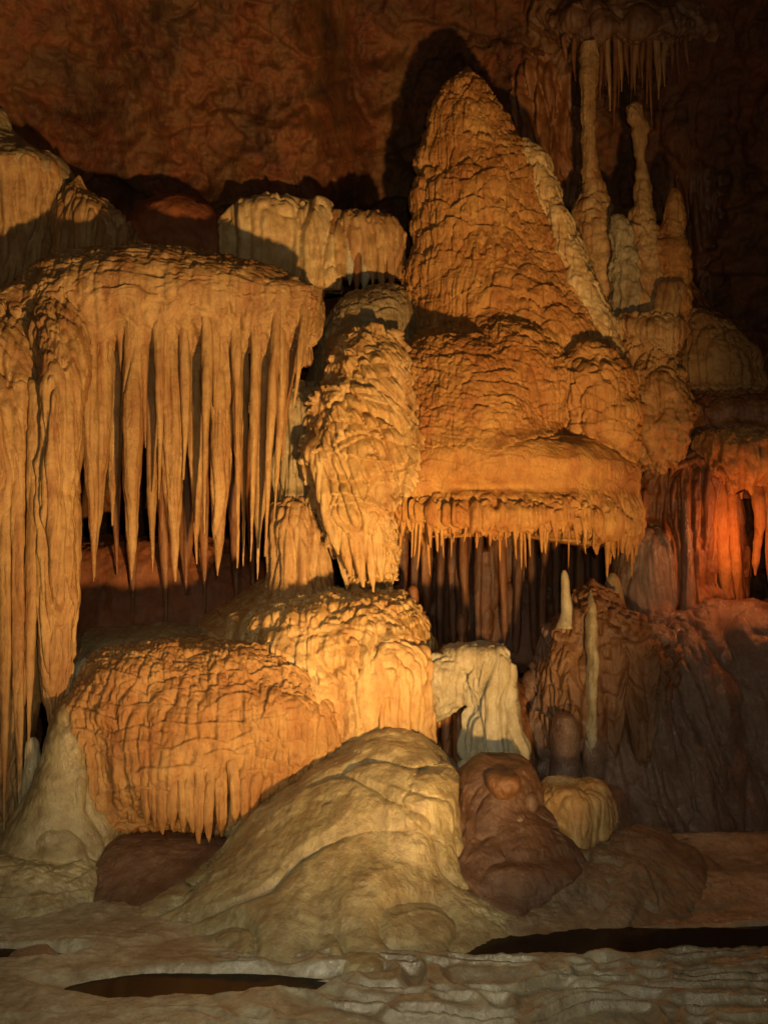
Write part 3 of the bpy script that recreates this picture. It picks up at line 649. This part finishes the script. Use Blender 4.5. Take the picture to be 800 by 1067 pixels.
for (x0, x1, y0, y1, D_, lab, mt) in [(509, 541, 806, 836, 8.0, 'round rust red knob on top of the dark brown rock', 'umber'), (544, 560, 826, 850, 8.03, 'small dark round nodule right of the rust red knob', 'brown'), (530, 550, 846, 874, 7.92, 'oval dark nodule under the small round nodule', 'brown')]:
    c = (x0+x1)/2; hh = (x1-x0)/2; H = y1-y0
    tag(loft('nodule', [(y0, c-hh*.25, c+hh*.25, .02), (y0+H*.1, c-hh*.65, c+hh*.65, .1*hh/15), (y0+H*.3, c-hh*.95, c+hh*.95, .14*hh/15), (y0+H*.55, c-hh, c+hh, .15*hh/15), (y0+H*.8, c-hh*.8, c+hh*.8, .12*hh/15), (y1, c-hh*.35, c+hh*.35, .04)], D_, M[mt], D_smooth(.05, 4, .012), back=1, edge=3, k=.05), lab, 'nodule')
tag(loft('small_stalagmite', [(800, 543, 548, .02), (805, 541, 550, .05), (815, 540, 551, .06), (830, 538, 553, .07)], 8.2, M['pale'], D_smooth(.01, 3, .004)), 'tiny pale tip poking out behind the rust red knob', 'stalagmite')
tag(loft('fluted_mound', [(822, 575, 600, .06), (827, 562, 618, .25), (838, 556, 630, .38), (860, 552, 637, .42), (885, 556, 632, .36), (905, 566, 620, .2)], 8.45, M['honey'], D_flute(5, .045, .06, 1.8), edge=2),
    'yellow fluted mound between the dark brown rock and dark boulder', 'flowstone')
tag(loft('dark_boulder', [(818, 618, 636, .06), (823, 608, 646, .22), (840, 600, 655, .34), (865, 600, 660, .4), (900, 598, 668, .45)], 8.75, M['brown'], D_smooth(.05, 2, .008), edge=2),
    'dark wet boulder behind the yellow fluted mound', 'boulder')
tag(loft('floor_slab', [(862, 480, 600, .2), (872, 440, 648, .42), (884, 420, 668, .62), (900, 400, 690, .85), (930, 385, 730, 1.05), (960, 375, 760, 1.25), (985, 370, 790, 1.4)], 8.55, M['taupe'], D_smooth(.11, 1.3, .016, .03, 3), p=2.4, edge=3),
    'low smooth brown olive slab sloping from the brown rock to the right pool', 'rock slab')
tag(loft('floor_slab', [(898, 720, 800, .2), (903, 650, 880, .6), (920, 600, 920, .9), (950, 590, 940, 1.2), (985, 590, 950, 1.35)], 8.75, M['floor'], D_smooth(.05, 1.2, .008), p=2.6, edge=3),
    'wide low brown slab between two dark pools at the right', 'rock slab')

# ------------------------------------------------------------------ pale pillar
t = thing('pale_pillar', 'pale cream flat topped pillar with drip ribs right of the bright mound', 'pillar', (510, 800, 9.1))
loft('pillar_shaft', [(678, 486, 518, .1), (686, 477, 527, .2), (705, 483, 529, .24), (730, 489, 530, .22), (760, 486, 533, .24), (790, 484, 537, .27), (810, 480, 540, .3)], 9.1, M['pale'], D_flute(8, .10, .06, 2, .006, .05), t, edge=5)
loft('pillar_cap', [(671, 483, 508, .08), (675, 465, 520, .2), (682, 459, 524, .27), (690, 464, 526, .26), (700, 476, 524, .2), (712, 484, 520, .12)], 9.15, M['pale'], D_flow(.1, .2, .03, 10, .03, .07, 2.5), t, edge=4, k=.25)
loft('side_stub', [(682, 462, 470, .05), (688, 450, 480, .15), (702, 444, 484, .2), (725, 443, 484, .2), (742, 445, 474, .16), (752, 448, 458, .06)], 9.05, M['pale'], D_flow(.12, .12, .03, 10, .04, .07, 2.5), t, edge=4, k=.2)
for x, w in ((452, 12), (464, 12), (478, 13)):
    tag(loft('dark_rib', [(735, x-w/2, x+w/2, .08), (760, x-w/2, x+w/2, .1), (812, x-w/2-1, x+w/2+1, .12)], 9.35, M['rust'], D_flute(12, .02, .02), back=.9),
        'rust brown rib in the gap between bright mound and pale pillar', 'column', 'ribs beside the pale pillar')
tag(loft('flowstone_bulge', [(680, 400, 470, .3), (700, 390, 520, .5), (760, 380, 560, .6), (860, 370, 580, .7)], 10.0, M['rust'], D_flute(7, .07, .06), edge=3), 'dark rust rock in shadow behind the pale pillar', 'rock')

# ------------------------------------------------------------------ RIGHT LOWER: dark cone and fluted wall
t = thing('dripstone_cone', 'dark brown wet cone with a fringed hood and a pale drip streak down its front', 'stalagmite', (615, 885, 9.9))
loft('cone_body', [(622, 604, 630, .1), (640, 592, 656, .3), (665, 574, 700, .45), (700, 556, 735, .55), (740, 544, 755, .62), (790, 533, 765, .7), (850, 526, 770, .8), (890, 522, 775, .9)], 9.95, M['brown'], D_flute(5, .12, .10, 1.3, .008, .05, .4, .2, .2), t, edge=4)
loft('fringed_hood', [(603, 613, 617, .05), (612, 609, 621, .1), (622, 603, 628, .16), (636, 594, 644, .25), (655, 580, 668, .34), (685, 565, 690, .42), (715, 555, 700, .46), (740, 553, 702, .45), (754, 558, 700, .36)], 9.72, M['umber'], D_flow(.15, .3, .06, 11, .08, .12, 1.4, .006, .07), t, edge=8, jag=(.4, 4, .45), k=.2)
pts = [(wx(556+i*12.5, 9.3), 9.32-.1*math.sin(i/10*math.pi), wz(748+8*math.sin(i*1.7), 9.15)) for i in range(11)]
fringe('drip_fringe', t, pts, M['umber'], 9, .05, .22, .014, 18, 'stuff', .06)
loft('pale_drip_streak', [(614, 613, 616, .02, .36), (626, 611, 617, .06, .28), (650, 609, 620, .1, .16), (690, 610, 622, .12, .06), (720, 608, 619, .12, .05), (750, 610, 621, .12, .06), (775, 607, 619, .13, .14), (822, 603, 621, .14, .18)], 9.2, M['pale'], D_flow(.12, .1, .02, 12, .03, .04, 3), t, edge=3, k=.16)
#loft('pale_left_streak', [(650, 585, 592, .06), (680, 574, 583, .1), (720, 563, 572, .12), (760, 552, 562, .12), (815, 546, 556, .12)], 9.35, M['brown'], D_flute(12, .02, .02), t, edge=1)
tag(loft('niche_stalagmite', [(742, 583, 590, .04), (748, 577, 597, .12), (770, 573, 602, .16), (830, 570, 606, .18)], 9.2, M['brown'], D_smooth(.02, 3, .008), edge=1), 'stubby glistening stalagmite in the niche of the dark cone', 'stalagmite')
tag(loft('pale_stalagmite', [(594, 586, 589, .02), (600, 584, 592, .04), (620, 584, 594, .05), (636, 584, 597, .06), (655, 578, 600, .1)], 9.55, M['pale'], D_smooth(.008, 4, .004), back=.9), 'small slim white stalagmite left of the dark cone tip', 'stalagmite')
tag(loft('pale_stalagmite', [(597, 635, 640, .03), (604, 631, 645, .07), (625, 627, 650, .1), (650, 620, 656, .14)], 10.0, M['grey'], D_smooth(.01, 4, .004), back=.9), 'broad blunt grey stalagmite right of the dark cone tip', 'stalagmite')
t = thing('dark_flowstone_wall', 'dark brown wet wall of tall flowstone folds filling the lower right', 'flowstone wall', (740, 885, 10.2))
loft('wall_body', [(636, 740, 800, .1), (642, 690, 860, .4), (655, 655, 900, .62), (700, 640, 920, .8), (780, 640, 930, .9), (850, 650, 930, 1.05), (892, 655, 930, 1.15)], 10.4, M['brown'], D_flute(2.2, .22, .16, 1.0, .010, .06, .16, .30, .15), t, p=2.6, edge=5)
for rows, D_ in [([(650, 668, 682, .1), (700, 668, 690, .16), (780, 672, 698, .2), (860, 668, 705, .25), (890, 660, 710, .28)], 9.75),
                 ([(690, 716, 728, .08), (740, 722, 738, .14), (800, 735, 752, .16), (880, 752, 775, .2)], 9.6),
                 ([(770, 700, 715, .08), (800, 705, 735, .18), (850, 715, 760, .25), (890, 720, 775, .3)], 9.45),
                 ([(660, 700, 712, .08), (720, 704, 716, .14), (800, 690, 712, .16), (885, 690, 720, .2)], 9.7)]:
    loft('wall_fold', rows, D_, M['brown'], D_flute(5, .05, .07, 1.6, .008, .05, .5, .2, .15), t, edge=5)
for x, y0, y1, w in ((650, 700, 755, 9), (664, 735, 790, 10), (712, 730, 765, 9), (656, 770, 800, 7)):
    stalactite(t, x, y0, x+1, y1, w, 9.55, M['rust'], taper=.5, name='drip')

# ------------------------------------------------------------------ small foreground rocks
for (x0, x1, y0, y1, lab, mt, D_) in [(284, 316, 992, 1012, 'small dark angular stone at far rim of the left pool', 'dark', 6.95), (355, 400, 998, 1032, 'rounded tan stone on the floor right of the left pool', 'olive', 6.7), (10, 62, 990, 1020, 'low brown rock on the floor at the left edge', 'brown', 6.9)]:
    H = y1-y0; c = (x0+x1)/2; hh = (x1-x0)/2
    tag(loft('floor_stone', [(y0, c-hh*.3, c+hh*.3, .03), (y0+H*.15, c-hh*.75, c+hh*.7, .1), (y0+H*.5, c-hh, c+hh, .16), (y1, c-hh*1.05, c+hh*1.05, .18), (y1+8, c-hh, c+hh, .16)], D_, M[mt], D_smooth(.04, 4, .01), back=.9), lab, 'stone')

fuse_all()

# ------------------------------------------------------------------ LIGHT: the cave's show lamps
def lamp(kind, name, loc, power, col, size=.06, target=None, angle=60, blend=.3):
    l = bpy.data.lights.new(name, kind); l.energy = power; l.color = col; l.shadow_soft_size = size
    o = bpy.data.objects.new(name, l); COL.objects.link(o); o.location = loc
    if kind == 'SPOT':
        l.spot_size = math.radians(angle); l.spot_blend = blend
        from mathutils import Vector
        d = Vector(target)-Vector(loc); o.rotation_euler = d.to_track_quat('-Z', 'Y').to_euler()
    return o
WARM = (1, .57, .19); RED = (1, .30, .08); NEUT = (1, .94, .68)
lamp('SPOT', 'flood_key', (1.9, 2.3, .6), 4100, WARM, .16, (-1.1, 10, 4.2), 62, .8)
lamp('SPOT', 'flood_accent', (1.7, 2.6, .4), 1400, WARM, .10, (-.35, 9.3, 2.7), 26, .9)
lamp('SPOT', 'flood_left', (-1.4, 4.6, .3), 90, WARM, .06, (-2.6, 9.3, 2.6), 62, .25)
lamp('SPOT', 'walkway_lamp', (-1.2, 1.0, 3.9), 600, NEUT, .05, (-.75, 8.0, .35), 46, .85)
lamp('POINT', 'red_side_lamp', (3.5, 9.8, 2.75), 28, RED, .06)
lamp('POINT', 'camera_flash', (.15, .1, 3.3), 400, NEUT, .04)

w = bpy.data.worlds.new('World'); scn.world = w; w.use_nodes = True
bg = w.node_tree.nodes['Background']; bg.inputs[0].default_value = (.03, .02, .012, 1); bg.inputs[1].default_value = .3

# ------------------------------------------------------------------ camera
cam = bpy.data.cameras.new('camera'); co = bpy.data.objects.new('camera', cam); COL.objects.link(co)
co.location = (0, 0, CAMZ); co.rotation_euler = (math.radians(90), 0, 0)
cam.sensor_fit = 'VERTICAL'; cam.sensor_height = 24; cam.lens = 24*F/1067.0
cam.clip_end = 100
scn.camera = co
vs = scn.view_settings
vs.view_transform = 'Standard'; vs.look = 'None'; vs.gamma = 1; vs.use_curve_mapping = False; vs.exposure = 0
